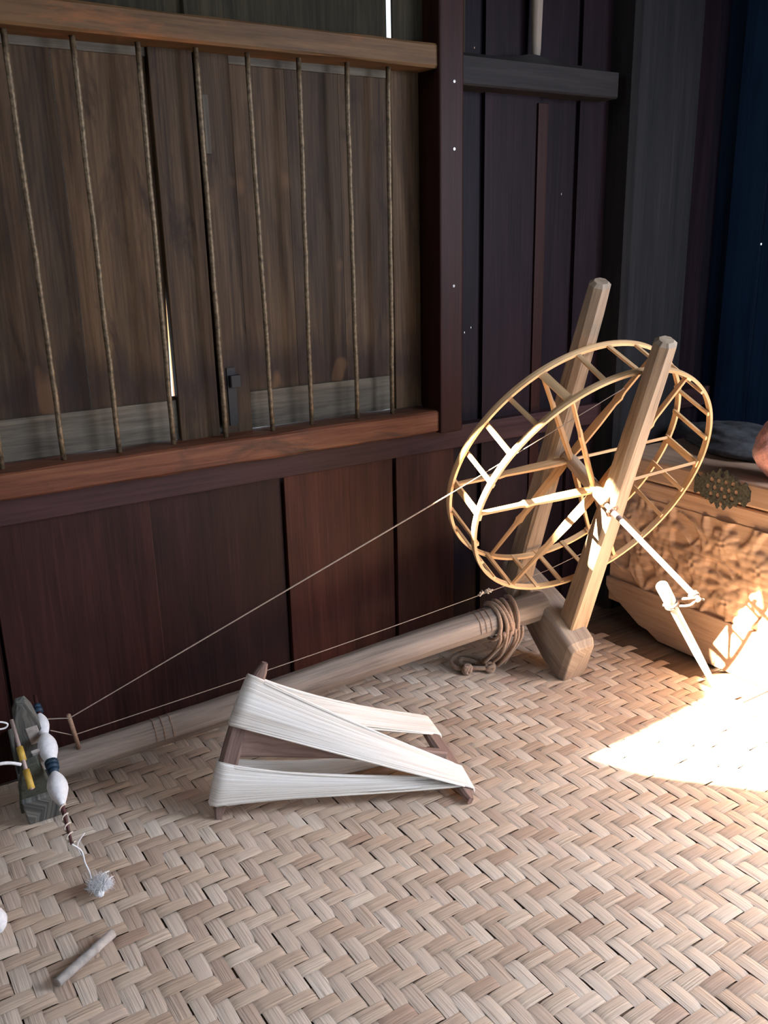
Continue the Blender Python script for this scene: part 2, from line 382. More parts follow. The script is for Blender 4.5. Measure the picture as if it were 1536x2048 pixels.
for i in range(41):
    x = x0s + (x1s - x0s) * i / 40; tp = sh[1] + .012 * math.exp(-((x - at_y(1075, 110, YF)[0]) / .05) ** 2) + (.006 if x < at_y(1205, 130, YF)[0] else 0)
    rings.append([V3(x, YF + .004, sh[0]), V3(x, YF, sh[0] + .004), V3(x, YF, sh[1] - .002), V3(x, YF + .01, tp), V3(x, YW, tp), V3(x, YW, sh[0])][::-1])
n_.loft(rings); st(n_, 'trim_5', MT['shelfb'], 'short dark grey beam right of the post')
# corner pillar
p0, p1 = float(at_y(1262, 400, 1.60)[0]), float(at_y(1392, 400, 1.60)[0])
m = MB(); m.box(((p0 + p1) / 2, 1.655, ZC / 2), (EX, EY, EZ), ((p1 - p0) / 2, .05, ZC / 2), gl=2, cham=.014); st(m, 'trim_6', MT['pillar'], 'grey brown corner pillar behind the wheel')
# turned peg standing on the short beam
b0 = at_y(1072, 102, YF + .03); b0[2] = sh[1] + .014
tp_ = thing('wooden_baluster', 'pale tapered wooden baluster standing on the short dark beam', 'baluster', b0)
n_ = MB(); n_.tube([b0, b0 + V3(0, 0, .02), b0 + V3(0, 0, .2), b0 + V3(0, 0, .45)], [.009, .011, .015, .017], 12); n_.build('shaft', MT['greywood'], tp_, smooth=True)

# ------------------------------------------------------------------ barred window with two shutters
YS = 1.712                                            # shutter face
win = thing('window_1', None, None, (0.65, YS, sz1)); win['kind'] = 'structure'; win['label'] = 'wooden shuttered window behind rusty bars'
X = lambda px, py, Y=YS: float(at_y(px, py, Y)[0])
zt, zbt = tz1 + .01, sz1 - .01
seam = (X(388, 150) + X(432, 840)) / 2; ls0 = (X(300, 250) + X(352, 800)) / 2; rs0 = (X(455, 140) + X(496, 800)) / 2; rs1 = (X(778, 200) + X(783, 740)) / 2
zrail = zb(650, 765, YS); zrl = zb(120, 838, YS); ztop = zb(600, 142, YS)
left_leaf = MB()
left_leaf.wbox(ls0 + .0, seam - .003, YS - .016, YS + .012, zbt, zt)                      # stile
ll = left_leaf.build('shutter', MT['shutter'], win, bevel=.002); ll['label'] = 'left shutter leaf'
gap = .0062; zg0, zg1 = zb(352, 792, YS), zb(323, 530, YS)
q = MB(); xs_ = [ls0 - .62, ls0 - .47, ls0 - .335, ls0 - .165]
for i, xx in enumerate(xs_):
    x1 = xs_[i + 1] if i < 3 else ls0 - .001
    if i < 3: q.wbox(xx, x1 - .0008, YS, YS + .01, zrail, ztop)
    else:
        # last plank has shrunk away from the stile and leaves a bright tapering slit
        vv = [(xx, YS, zrail), (x1 + .004, YS, zrail), (x1 + .004, YS, zg0), (x1 - gap, YS, zg0), (x1 + .002, YS, zg1), (x1 + .004, YS, ztop), (xx, YS, ztop)]
        nn = len(vv); bk = [(a, YS + .003, c) for a, b_, c in vv]
        q.add(vv + bk, [tuple(range(nn)), tuple(range(2 * nn - 1, nn - 1, -1))] + [(i2, i2 + nn, (i2 + 1) % nn + nn, (i2 + 1) % nn) for i2 in range(nn)], [(c, a, 0) for a, b_, c in vv + bk])
q.build('panel', MT['shutter'], ll)
q = MB(); q.wbox(ls0 - .62, ls0, YS - .006, YS + .01, sz1 + .0012, zrail, gl=0); q.build('bottom_rail', MT['rail'], ll, bevel=.0015)
q = MB(); q.wbox(ls0 - .62, ls0, YS - .006, YS + .01, ztop, ztop + .035, gl=0); q.wbox(ls0 - .62, ls0, YS, YS + .01, ztop + .035, zt, gl=0); q.build('top_rail', MT['rail'], ll, bevel=.0015)
right_leaf = MB()
right_leaf.wbox(seam + .004, rs0, YS - .012, YS + .012, zbt, zt); right_leaf.wbox(rs1, X(838, 500), YS - .012, YS + .012, sz1 + .001, zt)
rl = right_leaf.build('shutter', MT['shutter'], win, bevel=.002); rl['label'] = 'right shutter leaf'
q = MB(); ww = (rs1 - rs0) / 3
for i in range(3): q.wbox(rs0 + ww * i, rs0 + ww * (i + 1) - .0008, YS, YS + .01, zrail, ztop)
q.build('panel', MT['shutter'], rl)
q = MB(); q.wbox(rs0, rs1, YS - .006, YS + .01, sz1 + .0022, zrail, gl=0); q.build('bottom_rail', MT['rail'], rl, bevel=.0015)
q = MB(); q.wbox(rs0, rs1, YS - .006, YS + .01, ztop, ztop + .032, gl=0); q.wbox(rs0, rs1, YS, YS + .01, ztop + .032, zt, gl=0); q.build('top_rail', MT['rail'], rl, bevel=.0015)
# dark jamb beside the right leaf and cover strip at the seam
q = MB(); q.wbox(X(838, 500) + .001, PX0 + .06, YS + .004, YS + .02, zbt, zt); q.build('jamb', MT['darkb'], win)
q = MB(); q.wbox(seam - .010, seam + .010, YS + .012, YS + .02, sz1 + .008, zt); q.build('cover_strip', MT['darkb'], win)
# wooden sliding bolt near the top of the seam, iron catch at the bottom
a, c_ = at_y(404, 190, YS - .018), at_y(418, 308, YS - .018)
q = MB(); q.box((a + c_) / 2, (EZ, EX, EY), (np.linalg.norm(a - c_) / 2, .0065, .006), gl=0, cham=.002); q.build('sliding_bolt', MT['rail'], rl)
a, c_ = at_y(463, 735, YS - .013), at_y(466, 850, YS - .013)
q = MB(); q.box((a + c_) / 2, (EZ, EX, EY), (np.linalg.norm(a - c_) / 2, .009, .002), gl=0); p = at_y(470, 762, YS - .018); q.box(p, (EZ, EX, EY), (.012, .012, .006), gl=0, cham=.002); q.build('iron_catch', MT['black'], rl)
# bars
YBAR = 1.668
bx = [(X(128, 915, YBAR), X(5, 55, YBAR)), (X(238, 893, YBAR), X(143, 68, YBAR)), (X(346, 878, YBAR), X(275, 85, YBAR)), (X(452, 866, YBAR), X(391, 98, YBAR)), (X(545, 853, YBAR), X(494, 105, YBAR)), (X(623, 842, YBAR), X(597, 115, YBAR)), (X(715, 828, YBAR), X(693, 125, YBAR)), (X(785, 822, YBAR), X(776, 140, YBAR)), (X(3, 935, YBAR), X(-125, 40, YBAR)), (X(-120, 960, YBAR), X(-270, 20, YBAR))]
for xb, xt in bx:
    q = MB(); q.tube([(xb + (xt - xb) * i / 12 + (random.random() - .5) * .0016, YBAR, sz1 - .01 + (tz0 + .02 - sz1) * i / 12) for i in range(13)], .0052, 8)
    q.build('window_bar', MT['iron'], win, smooth=True)

# ------------------------------------------------------------------ woven mat: every float a curved slip of split bamboo
def build_mat():
    w = .0251; X0, X1, Y0, Y1 = -.75, 1.605, .10, 1.675
    ox, oy = .318, 1.161
    i0, i1 = math.floor((X0 - ox) / w), math.floor((X1 - ox) / w); j0, j1 = math.floor((Y0 - oy) / w), math.floor((Y1 - oy) / w)
    V = []; F = []; G = []; Rr = []; K = []; cnt = 0
    nu, nv = 9, 5
    ra = {j: rng.random() for j in range(j0 - 4, j1 + 5)}; rb = {i: rng.random() for i in range(i0 - 4, i1 + 5)}
    wob = lambda k, t: .0022 * math.sin(k * 12.9898 + t * 3.1) + .0012 * math.sin(k * 4.1 + t * 9)
    def flt(kind, c0, lane, rr, seed):
        nonlocal cnt
        # kind 0: A slip along x in lane j ; kind 1: B slip along y in lane i
        L = 2 * w; ext = .16 * w
        hw = w * (.50 if kind == 0 else .492)
        lift = .0006 * rng.random()
        for a in range(nu):
            t = a / (nu - 1); along = c0 - ext + (L + 2 * ext) * t
            zz = -.0026 + .0030 * math.sin(math.pi * t) ** .22 + lift
            for b_ in range(nv):
                s_ = b_ / (nv - 1) * 2 - 1; zc = -.0006 * s_ * s_ * (1 if abs(s_) < .9 else 1.6)
                if kind == 0: x, yv = along, lane + w / 2 + s_ * hw + wob(seed, along)
                else: x, yv = lane + w / 2 + s_ * hw + wob(seed + 50, along), along
                V.append((x, min(yv, Y1 + .01), zz + zc)); G.append((along * S, (s_ * hw + lane * 3.7) * S, 0)); Rr.append(rr); K.append(kind)
        for a in range(nu - 1):
            for b_ in range(nv - 1):
                p = cnt + a * nv + b_; q = (p, p + nv, p + nv + 1, p + 1) if kind == 0 else (p, p + 1, p + nv + 1, p + nv)
                F.append(q[::-1] if kind == 0 else q[::-1])
        cnt += nu * nv
    for j in range(j0, j1 + 1):
        for i in range(i0, i1 + 1):
            k = (i + j) % 4         # corner cell (0,-1) starts a B float at its top
            x, yv = ox + i * w, oy + j * w
            # B float occupies cells j=-1 and j=-2 below corner (i=0): (i+j)%4==3 top, ==2 bottom
            if k == 2: flt(1, yv, x, min(1, max(0, .55 * rb[i] + .45 * rng.random())), i)
            # A float occupies the other two cells (i+j)%4 == 0,1
            if k == 0: flt(0, x, yv, min(1, max(0, .55 * ra[j] + .45 * rng.random())), j)
    me = bpy.data.meshes.new('woven_bamboo_mat'); me.from_pydata((np.array(V) * S).tolist(), [], F)
    a = me.attributes.new('g', 'FLOAT_VECTOR', 'POINT'); a.data.foreach_set('vector', np.array(G, np.float32).ravel())
    a = me.attributes.new('r', 'FLOAT', 'POINT'); a.data.foreach_set('value', np.array(Rr, np.float32))
    a = me.attributes.new('k', 'FLOAT', 'POINT'); a.data.foreach_set('value', np.array(K, np.float32))
    me.polygons.foreach_set('use_smooth', [True] * len(me.polygons)); me.materials.append(MT['weave'])
    o = bpy.data.objects.new('woven_bamboo_mat', me); scene.collection.objects.link(o); o.location = (0, 0, -.001 * S)
    tag(o, 'large herringbone woven split bamboo mat covering the floor', 'mat')
build_mat()

# ------------------------------------------------------------------ spinning wheel (leans back towards the wall)
AN = V3(-.07106167, -.89836913, -.43345488); AU = unit(V3(-.16997977, -.41695039, .89289375)); AB = np.cross(AU, AN)
WC = V3(1.31207474, 1.28220991, .53388524); WR = .2815
def Lw(b, u, n): return WC + AB * b + AU * u + AN * n
whl = thing('spinning_wheel', 'large bamboo spinning wheel on a long wooden beam, leaning back beside the carved chest', 'spinning wheel', (1.40, 1.42, 0))
def octo(cb, w_, h_, ch, f_):    # f_(a,b)->point
    return [f_(a, b_) for a, b_ in ((w_ - ch, -h_), (w_, -h_ + ch), (w_, h_ - ch), (w_ - ch, h_), (-w_ + ch, h_), (-w_, h_ - ch), (-w_, -h_ + ch), (-w_ + ch, -h_))]
def stake(u0, u1, b0, b1, n, w0, lab):
    q = MB(); rings = []; K = 24
    for i in range(K + 1):
        t = i / K; u = u0 + (u1 - u0) * t; bb = b0 + (b1 - b0) * t
        ww = w0 * (1 - .22 * t); ch = ww * (.10 + .45 * t)
        if i == K: ww *= .62; ch = ww * .55
        if i == K - 1: u = u1 - .006; ww *= .95
        rings.append(octo(0, ww, ww * .95, ch, lambda a, b_, u=u, bb=bb: Lw(bb + a, u, n + b_))[::-1])
    q.loft(rings); o = q.build('post', MT['oldwood'], whl); o['label'] = lab; return o
stake(-.47, .362, .028, .030, .081, .0265, 'near post')
stake(-.44, .392, -.020, .004, -.088, .0265, 'far post')
# foot that carries both posts
q = MB(); rings = []
for n_, ub, ut, hw in ((-.155, -.47, -.405, .030), (-.08, -.485, -.398, .034), (0, -.508, -.394, .037), (.07, -.530, -.393, .038), (.135, -.536, -.404, .036), (.150, -.528, -.415, .031)):
    c = .007; bc = .012
    rings.append([Lw(bc + a, u_, n_) for a, u_ in ((hw - c, ub), (hw, ub + c), (hw, ut - c), (hw - c, ut), (-hw + c, ut), (-hw, ut - c), (-hw, ub + c), (-hw + c, ub))])
q.loft(rings); q.build('foot', MT['greywood'], whl, bevel=.003)
# long base beam
q = MB(); rings = []
for i in range(31):
    t = i / 30; bb = 0.0 - 1.175 * t; uu = -.446 + .075 * t + .004 * math.sin(t * 5) if False else -.415 + .045 * min(1, t * 1.0) + .004 * math.sin(t * 7)
    rad = .036 - .008 * t + .0008 * (random.random() - .5)
    rings.append([Lw(bb, uu + rad * math.sin(a), rad * math.cos(a)) for a in [math.pi / 4 * k + .3 for k in range(8)]])
q.loft(rings); bm = q.build('base_beam', MT['beamwood'], whl, bevel=.004)
for bb in (-.168, -.182, -.196, -.905, -.922, -.938):
    t = -bb / 1.175; uu = -.415 + .045 * t + .004 * math.sin(t * 7); rad = .0352 - .008 * t
    q = MB(); q.tube([Lw(bb + .003 * math.sin(a), uu + rad * math.sin(a), rad * math.cos(a)) for a in np.linspace(.2, 2.9, 14)], .0008, 5); q.build('scored_mark', MT['cord'], bm)
# axle
q = MB(); q.tube([Lw(.012 * (1 - k / 3), -.006, -.10 + .19 * k / 3) for k in range(4)], .0145, 14); ax = q.build('axle', MT['oldwood'], whl, smooth=True)
# rims
def rim(n0, lab):
    q = MB(); rings = []
    ph = random.random() * 6
    for i in range(120):
        a = 2 * math.pi * i / 120; rr = WR * (1 + .010 * math.sin(2 * a + ph) + .004 * math.sin(3 * a)); nn = n0 + .0025 * math.sin(2 * a + ph * 2)
        d = lambda r_, k_: Lw(r_ * math.cos(a), r_ * math.sin(a), nn + k_)
        rings.append([d(rr - .003, -.0062), d(rr + .003, -.0062), d(rr + .004, 0), d(rr + .003, .0062), d(rr - .003, .0062)])
    q.loft(rings, closed=True); o = q.build('rim', MT['bamboo'], whl, smooth=False); o['label'] = lab; return o
rim(.049, 'near rim'); rim(-.049, 'far rim')
def strip(P, Q, wdir, widths, th, name, m_, lab=None, K=None):
    q = MB(); P = np.asarray(P); Q = np.asarray(Q); L = unit(Q - P); wd = unit(wdir - L * np.dot(wdir, L)); td = np.cross(L, wd); rings = []
    for t, ww in widths:
        c = P + (Q - P) * t; rings.append([c + wd * ww / 2 + td * th * .5, c + td * th * .62, c - wd * ww / 2 + td * th * .5, c - wd * ww / 2 - td * th / 2, c + wd * ww / 2 - td * th / 2])
    q.loft(rings); return q.build(name, m_, whl)
A0 = 116
for k in range(24):
    a = math.radians(A0 + 15 * k + (random.random() - .5) * 2.5); thick = k % 4 == 0; a2 = a + math.radians((random.random() - .5) * 2)
    r_ = WR - .0045
    tg = -AB * math.sin(a) + AU * math.cos(a); wd = .0165 if thick else (.0085 + .002 * random.random())
    strip(Lw(r_ * math.cos(a), r_ * math.sin(a), .053), Lw(r_ * math.cos(a2), r_ * math.sin(a2), -.053), tg, [(0, wd), (.5, wd * .97), (1, wd)], .0045, 'rung', MT['bamboo'])
for n0 in (.049, -.049):
    for k in range(6):
        a = math.radians(A0 + 60 * k + (random.random() - .5) * 2); ca, sa = math.cos(a), math.sin(a)
        r0 = .004; hub = Lw(.012 * (.5 - n0 / .2), -.006, n0 * (1.0 + .12 * (k % 3 - 1)))
        nd = .58 + .06 * random.random()
        strip(hub + AB * ca * r0 + AU * sa * r0, Lw((WR - .006) * ca, (WR - .006) * sa, n0 * .96), AN if k % 2 else (AN * .75 + (-AB * sa + AU * ca) * .66),
              [(0, .015), (.1, .019), (.35, .018), (nd - .05, .013), (nd - .015, .016), (nd + .01, .018), (nd + .03, .013), (nd + .06, .010), (.85, .009), (1, .008)], .006, 'spoke', MT['bamboo2'])
# crank rod and its tied wooden handle
q = MB(); q.tube([Lw(.0, -.012, .085), Lw(0, -.012, .11), Lw(0, -.010, .24), Lw(0, -.008, .372)], [.0045, .0058, .0056, .0058], 10); q.build('crank_rod', MT['rod'], whl, smooth=True)
q = MB(); q.tube([Lw(.012 * math.cos(a), -.012 + .012 * math.sin(a), .112) for a in np.linspace(0, 6.0, 16)], .003, 6); q.build('washer', MT['cord'], whl, smooth=True)
hy = .985; H0, H1 = at_y(1323, 1170, hy), at_y(1436, 1386, hy)
hd = unit(H1 - H0); hl = np.linalg.norm(H1 - H0)
q = MB(); q.tube([H0, H0 + hd * .002, H0 + hd * .045, H0 + hd * .055, H0 + hd * hl * .6, H1], [.0100, .0115, .0112, .0082, .0078, .0052], 12); hnd = q.build('crank_handle', MT['stick'], whl, smooth=True)
hp = H0 + hd * .05; rp = Lw(0, -.008, .362)
q = MB()
sd = unit(np.cross(hd, EY)); fr = np.cross(hd, sd)
q.tube([hp + sd * .0115 * math.cos(a) + fr * .0115 * math.sin(a) + hd * (.004 * a / 6) for a in np.linspace(0, 12.4, 30)], .0026, 6)
q.tube(spline([hp + sd * .011, hp * .6 + rp * .4 + V3(0, -.01, .006), rp + V3(0, -.006, .0)], 8), .0028, 6)
q.tube(spline([hp - sd * .011 - fr * .01, hp * .5 + rp * .5 + V3(0, -.012, -.008), rp + V3(0, -.004, -.004), rp + V3(.012, -.01, -.006)], 8), .0024, 6)
q.tube([rp + .0075 * (AB * math.cos(a) + AU * math.sin(a)) - AN * .0008 * a for a in np.linspace(0, 12, 26)], .0024, 6)
q.build('tie_cord', MT['cord'], hnd, smooth=True)
# spindle head: foot block, upright boards, flaps
q = MB(); rings = []
for n_, hh in ((-.10, .03), (.03, .040), (.055, .058), (.094, .058)):
    rings.append([Lw(-1.162 + a, u_, n_) for a, u_ in ((.030, -.395), (.030, -.395 + hh * 1.3), (-.030, -.390 + hh * 1.3), (-.032, -.390))])
q.loft([r_[::-1] for r_ in rings]); q.build('spindle_foot', MT['headwood'], whl, bevel=.003)
q = MB(); rings = []
for u_, b0, b1, nh in ((-.39, -1.195, -1.125, .016), (-.30, -1.182, -1.122, .016), (-.23, -1.170, -1.127, .014), (-.18, -1.163, -1.131, .013), (-.152, -1.153, -1.137, .009)):
    rings.append([Lw(b0, u_, -nh), Lw(b1, u_, -nh), Lw(b1, u_, nh), Lw(b0, u_, nh)])
q.loft([r_ for r_ in rings]); q.build('upright', MT['headwood'], whl, bevel=.002)
q = MB(); rings = []
for u_, b0, b1, nh in ((-.36, -1.20, -1.135, .010), (-.28, -1.185, -1.14, .010), (-.225, -1.17, -1.145, .008)):
    rings.append([Lw(b0, u_, .075 - nh), Lw(b1, u_, .075 - nh), Lw(b1, u_, .075 + nh), Lw(b0, u_, .075 + nh)])
q.loft([r_ for r_ in rings]); q.build('upright', MT['leaf'], whl, bevel=.002)
for n0, u0 in ((.012, -.225), (.055, -.24)):
    q = MB(); q.box(Lw(-1.142, u0 - .02, n0), (AB, AU, AN), (.010, .030, .003), gl=1, cham=.001); q.build('bearing_flap', MT['flap'], whl)
# guide peg on the beam
q = MB(); q.tube([Lw(-1.077, -.345, 0), Lw(-1.078, -.236, 0)], .0042, 8); q.build('guide_peg', MT['cord'], whl, smooth=True)

# drive cord running round the wheel and down to the spindle
SPB, SPU = -1.125, -.24
dc = []
for a in np.linspace(math.radians(128), math.radians(-98), 70): dc.append(Lw((WR + .0035) * math.cos(a), (WR + .0035) * math.sin(a), .0))
top0, bot0 = dc[0], dc[-1]
cord_o = thing('drive_cord', 'thin pale drive cord looped around the wheel and stretched to the spindle', 'cord', Lw(-.6, -.3, 0))
q = MB(); T = at_y(905, 985, 1.304)
pe = Lw(-1.078, -.240, .004); spn = Lw(-1.118, -.238, -.01)
q.tube([Lw(WR * .985 * math.cos(2.92), WR * .985 * math.sin(2.92), .0) * .0 + T] + [T + (pe - T) * k / 10 for k in range(1, 11)] + [spn], [.0014] * 5 + [.0012] * 3 + [.001] * 4, 6)
tt = at_y(1290, 762, 1.2); q.tube([T, Lw(.05, .20, -.0)], .0008, 5)
q.build('upper_run', MT['cordt'], cord_o)
q = MB(); B1 = Lw(-.02, -.29, 0.0); B2 = Lw(-1.08, -.300, .0)
q.tube([Lw(.12, -.262, 0), B1] + [B1 + (B2 - B1) * k / 10 + V3(0, 0, -.006 * math.sin(math.pi * k / 10)) for k in range(1, 11)] + [Lw(-1.115, -.262, 0)], .0008, 6)
q.build('lower_run', MT['cordt'], cord_o)
q = MB(); kp = None
for s_ in (-.008, .008):
    P_ = B1 + (B2 - B1) * .155 + AB * s_ * 1.3
    for _ in range(5):
        e = V3(*(rng.random(3) - .5)) * .016; q.tube(spline([P_ - e, P_ + V3(*(rng.random(3) - .5)) * .008, P_ + e], 4), .0016, 5)
q.build('knot', MT['thread'], cord_o)

# ------------------------------------------------------------------ spindle with two cops of cotton
sp = thing('spindle', 'dark spindle rod wound with two white cotton cops and dark tape', 'spindle', Lw(SPB, SPU, .1))
Ls = lambda n, db=0., du=0.: Lw(SPB + db, SPU + du, n)
q = MB(); q.tube([Ls(-.07), Ls(.0), Ls(.15), Ls(.245)], [.003, .0045, .0045, .0022], 8); q.build('rod', MT['maroon'], sp, smooth=True)
def cop(n0, n1, rmax, name='cotton_cop'):
    q = MB(); K = 22; pts = [Ls(n0 + (n1 - n0) * i / K) for i in range(K + 1)]
    rad = [.004 + (rmax - .004) * (math.sin(math.pi * (i / K) ** .85) ** 1.1) + .0004 * random.random() for i in range(K + 1)]
    q.tube(pts, rad, 18); return q.build(name, MT['cotton'], sp, smooth=True)
cop(-.025, .028, .012); cop(.018, .090, .0165); cop(.102, .172, .0168)
for n0, r_ in ((-.043, .0065), (-.034, .008), (.084, .0115), (.092, .011), (.1, .0085)):
    q = MB(); q.tube([Ls(n0 - .004), Ls(n0 + .004)], r_, 14); q.build('tape_band', MT['band'], sp, smooth=True)
q = MB()
hx = [Ls(.170 + .075 * t, .0055 * math.cos(t * 26), .0055 * math.sin(t * 26)) for t in np.linspace(0, 1, 60)]
q.tube(hx, .0014, 6); q.build('helical_thread', MT['thread'], sp, smooth=True)
# loose thread end with a tuft of raw cotton lying on the mat
tf = at_z(200, 1772, .012); tuft = thing('cotton_tuft', 'small white fluffy tuft of raw cotton with its thread, on the mat below the spindle', 'cotton', (tf[0], tf[1], 0))
e0 = Ls(.245); q = MB()
q.tube(spline([e0, at_z(163, 1702, .06), at_z(170, 1725, .045), at_z(178, 1742, .03), tf + V3(-.01, .01, .012)], 10), .0013, 6)
q.tube(spline([e0 + V3(.0, 0, .001), at_z(160, 1700, .062), at_z(163, 1712, .05), at_z(155, 1690, .065), at_z(169, 1666, .07)], 8), .0009, 5)
q.tube(spline([tf + V3(.004, .006, .012), at_z(205, 1748, .02), at_z(218, 1742, .012)], 6), .001, 5)
q.build('thread', MT['cotton'], tuft, smooth=True)
q = MB()
for _ in range(7):
    d = V3(rng.normal() * .006, rng.normal() * .008, abs(rng.normal()) * .002); q.ball(tf + d * .7, .007, .008, .0045, 14, 9, .6)
for _ in range(420):
    d = unit(V3(rng.normal(), rng.normal() * 1.2, abs(rng.normal()) * .5)); e = V3(*(rng.random(3) - .5)) * .010
    q.tube([tf + d * .005 + e * .4, tf + d * .013 + e, tf + d * (.014 + .010 * rng.random()) - e * .6], .00032, 3)
q.build('fluff', MT['cotton'], tuft, smooth=True)

# rod with yellow bamboo sleeves on the outer side of the spindle head
ys = thing('sleeved_rod', 'thin pale rod with two yellow bamboo sleeves tied beside the spindle head', 'rod', Lw(-1.185, -.26, .1))
a, b_ = at_y(23, 1440, 1.47), at_y(63, 1577, 1.37)
q = MB(); q.tube([a, b_ + (b_ - a) * .01], .0032, 8); q.build('rod', MT['rod'], ys, smooth=True)
for t0, t1 in ((.41, .60), (.74, 1.0)):
    q = MB(); q.tube([a + (b_ - a) * t0, a + (b_ - a) * t1], .0055, 12); q.build('bamboo_sleeve', MT['yellow'], ys, smooth=True)
q = MB()
q.tube(spline([at_y(-40, 1462, 1.5), at_y(-10, 1445, 1.5), at_y(14, 1447, 1.5), at_y(10, 1456, 1.5), at_y(-12, 1460, 1.5)], 6), .0016, 5)
tag(q.build('string_loop', MT['cotton'], None, loc=at_y(0, 1450, 1.5), smooth=True), 'thin pale string loop beside the top of the sleeved rod at the left edge', 'string')
q = MB(); q.tube(spline([at_y(-40, 1542, 1.45), at_y(-10, 1530, 1.45), at_y(18, 1526, 1.45), at_y(42, 1529, 1.45)], 6), .0028, 6)
tag(q.build('white_cord', MT['cotton'], None, loc=at_y(0, 1530, 1.45), smooth=True), 'thick white cord reaching in from the left to the sleeved rod', 'cord')
# piece of white cotton batting at the left edge
q = MB(); c = at_z(-14, 1828, .02)
for _ in range(9): q.ball(c + V3(rng.normal() * .008, rng.normal() * .02, 0), .014, .02, .018, 12, 8, .1)
tag(q.build('cotton_wad', MT['cotton'], None, loc=(c[0], c[1], 0), smooth=True), 'bright white wad of cotton cut off by the left edge of the photo', 'cotton')
# short stick on the mat
a, b_ = at_z(226, 1866, .010), at_z(114, 1966, .010)
q = MB(); L = b_ - a; q.tube([a, a + L * .01, a + L * .3, a + L * .32, a + L * .34, a + L * .99, b_], [.0062, .0075, .0072, .0080, .0072, .0074, .0062], 12)
tag(q.build('bamboo_stick', MT['flap'], None, loc=(a + b_) / 2 * V3(1, 1, 0), smooth=True), 'short grey bamboo stick lying alone on the mat at lower left', 'stick')

# ------------------------------------------------------------------ rope looped over the beam
rb = thing('rope_hank', 'hank of tan cotton rope looped over the beam, its knotted ends on the mat', 'rope', at_z(960, 1340, 0))
q = MB()
for k in range(6):
    bb = -.150 + .011 * k; uu = -.411; rad = .041 + .003 * (k % 2)
    pts = [Lw(bb + .008 * math.sin(a * 1.0 + k), uu + rad * math.sin(a), rad * math.cos(a)) for a in np.linspace(2.6, -1.2, 18)]
    q.tube(pts, .0048, 7)
q.build('turns', MT['rope'], rb, smooth=True)
q = MB()
for k in range(7):
    s0 = Lw(-.150 + .010 * k, -.405, .044); e_ = at_z(955 + 8 * k + rng.random() * 6, 1325 + 3 * (k % 3), .012)
    q.tube(spline([s0, s0 * .65 + e_ * .35 + V3(.012 * (rng.random() - .5), -.02, .012), s0 * .3 + e_ * .7 + V3(.03 * (rng.random() - .5), -.01, .0), e_], 8), .0042, 7)
q.build('hanging_strands', MT['rope'], rb, smooth=True)
q = MB()
q.tube(spline([at_z(975, 1330, .012), at_z(948, 1314, .016), at_z(918, 1310, .012), at_z(902, 1322, .012), at_z(912, 1336, .010), at_z(938, 1338, .012)], 8), .0052, 8)
q.tube(spline([at_z(985, 1322, .02), at_z(955, 1324, .014), at_z(925, 1318, .014), at_z(920, 1328, .01), at_z(950, 1336, .012), at_z(982, 1336, .012)], 8), .0052, 8)
q.build('coil', MT['rope'], rb, smooth=True)
for px, py in ((934, 1338), (980, 1334)):
    c = at_z(px, py, .013); q = MB()
    for _ in range(6):
        d1 = unit(V3(*rng.normal(size=3))); d2 = unit(np.cross(d1, V3(*rng.normal(size=3))))
        q.tube([c + .0105 * (d1 * math.cos(a) + d2 * math.sin(a)) for a in np.linspace(0, 5.6, 12)], .0048, 6)
    q.build('knot', MT['rope'], rb, smooth=True)

# ------------------------------------------------------------------ H-shaped yarn reel with its skein
BLp = V3(.49, 1.347, 0); TLp = V3(.6095, 1.36, .272); NR = at_z(941, 1602, .008); FR = at_z(838, 1437, .055)
reel = thing('yarn_reel', 'brown wooden hand reel with crossed end arms lying on the mat', 'yarn reel', (.55, 1.3, 0))
def arm(P, Q, side, w0, t0, name, bow):
    q = MB(); L = unit(Q - P); sd = unit(side - L * np.dot(side, L)); td = np.cross(L, sd); rings = []; K = 18
    for i in range(K + 1):
        t = i / K; c = P + (Q - P) * t + sd * bow * math.sin(math.pi * t)
        e = 1 - .55 * abs(2 * t - 1) ** 3 if 0 < i < K else .30
        w_ = w0 * e; h_ = t0 * (1 - .3 * abs(2 * t - 1) ** 2)
        rings.append(octo(0, w_, h_, min(w_, h_) * .5, lambda a, b2, c=c: c + sd * a + td * b2))
    q.loft(rings); return q.build(name, MT['reel'], reel, smooth=False)
LCc = (BLp + TLp) / 2; RCc = NR + (FR - NR) * .48; sdir = unit(RCc - LCc)
arm(BLp, TLp, -sdir, .017, .011, 'end_arm', .012)
arm(NR, FR, sdir, .016, .010, 'end_arm', .006)
q = MB(); td = unit(np.cross(sdir, EZ)); tu = np.cross(td, sdir)
q.loft([octo(0, w_, .009, .004, lambda a, b2, c=c: c + tu * a + td * b2) for c, w_ in ((LCc, .032), (LCc * .85 + RCc * .15, .026), (LCc * .5 + RCc * .5, .016), (LCc * .15 + RCc * .85, .019), (RCc, .020))])
q.build('shaft', MT['reel'], reel, bevel=.002)
sk = thing('cotton_skein', 'cream cotton yarn wound in four bands around the wooden reel', 'yarn', (.7, 1.25, 0))
la = lambda t: BLp + (TLp - BLp) * t - sdir * .012 * math.sin(math.pi * t)
ra_ = lambda t: NR + (FR - NR) * t + sdir * .006 * math.sin(math.pi * t)
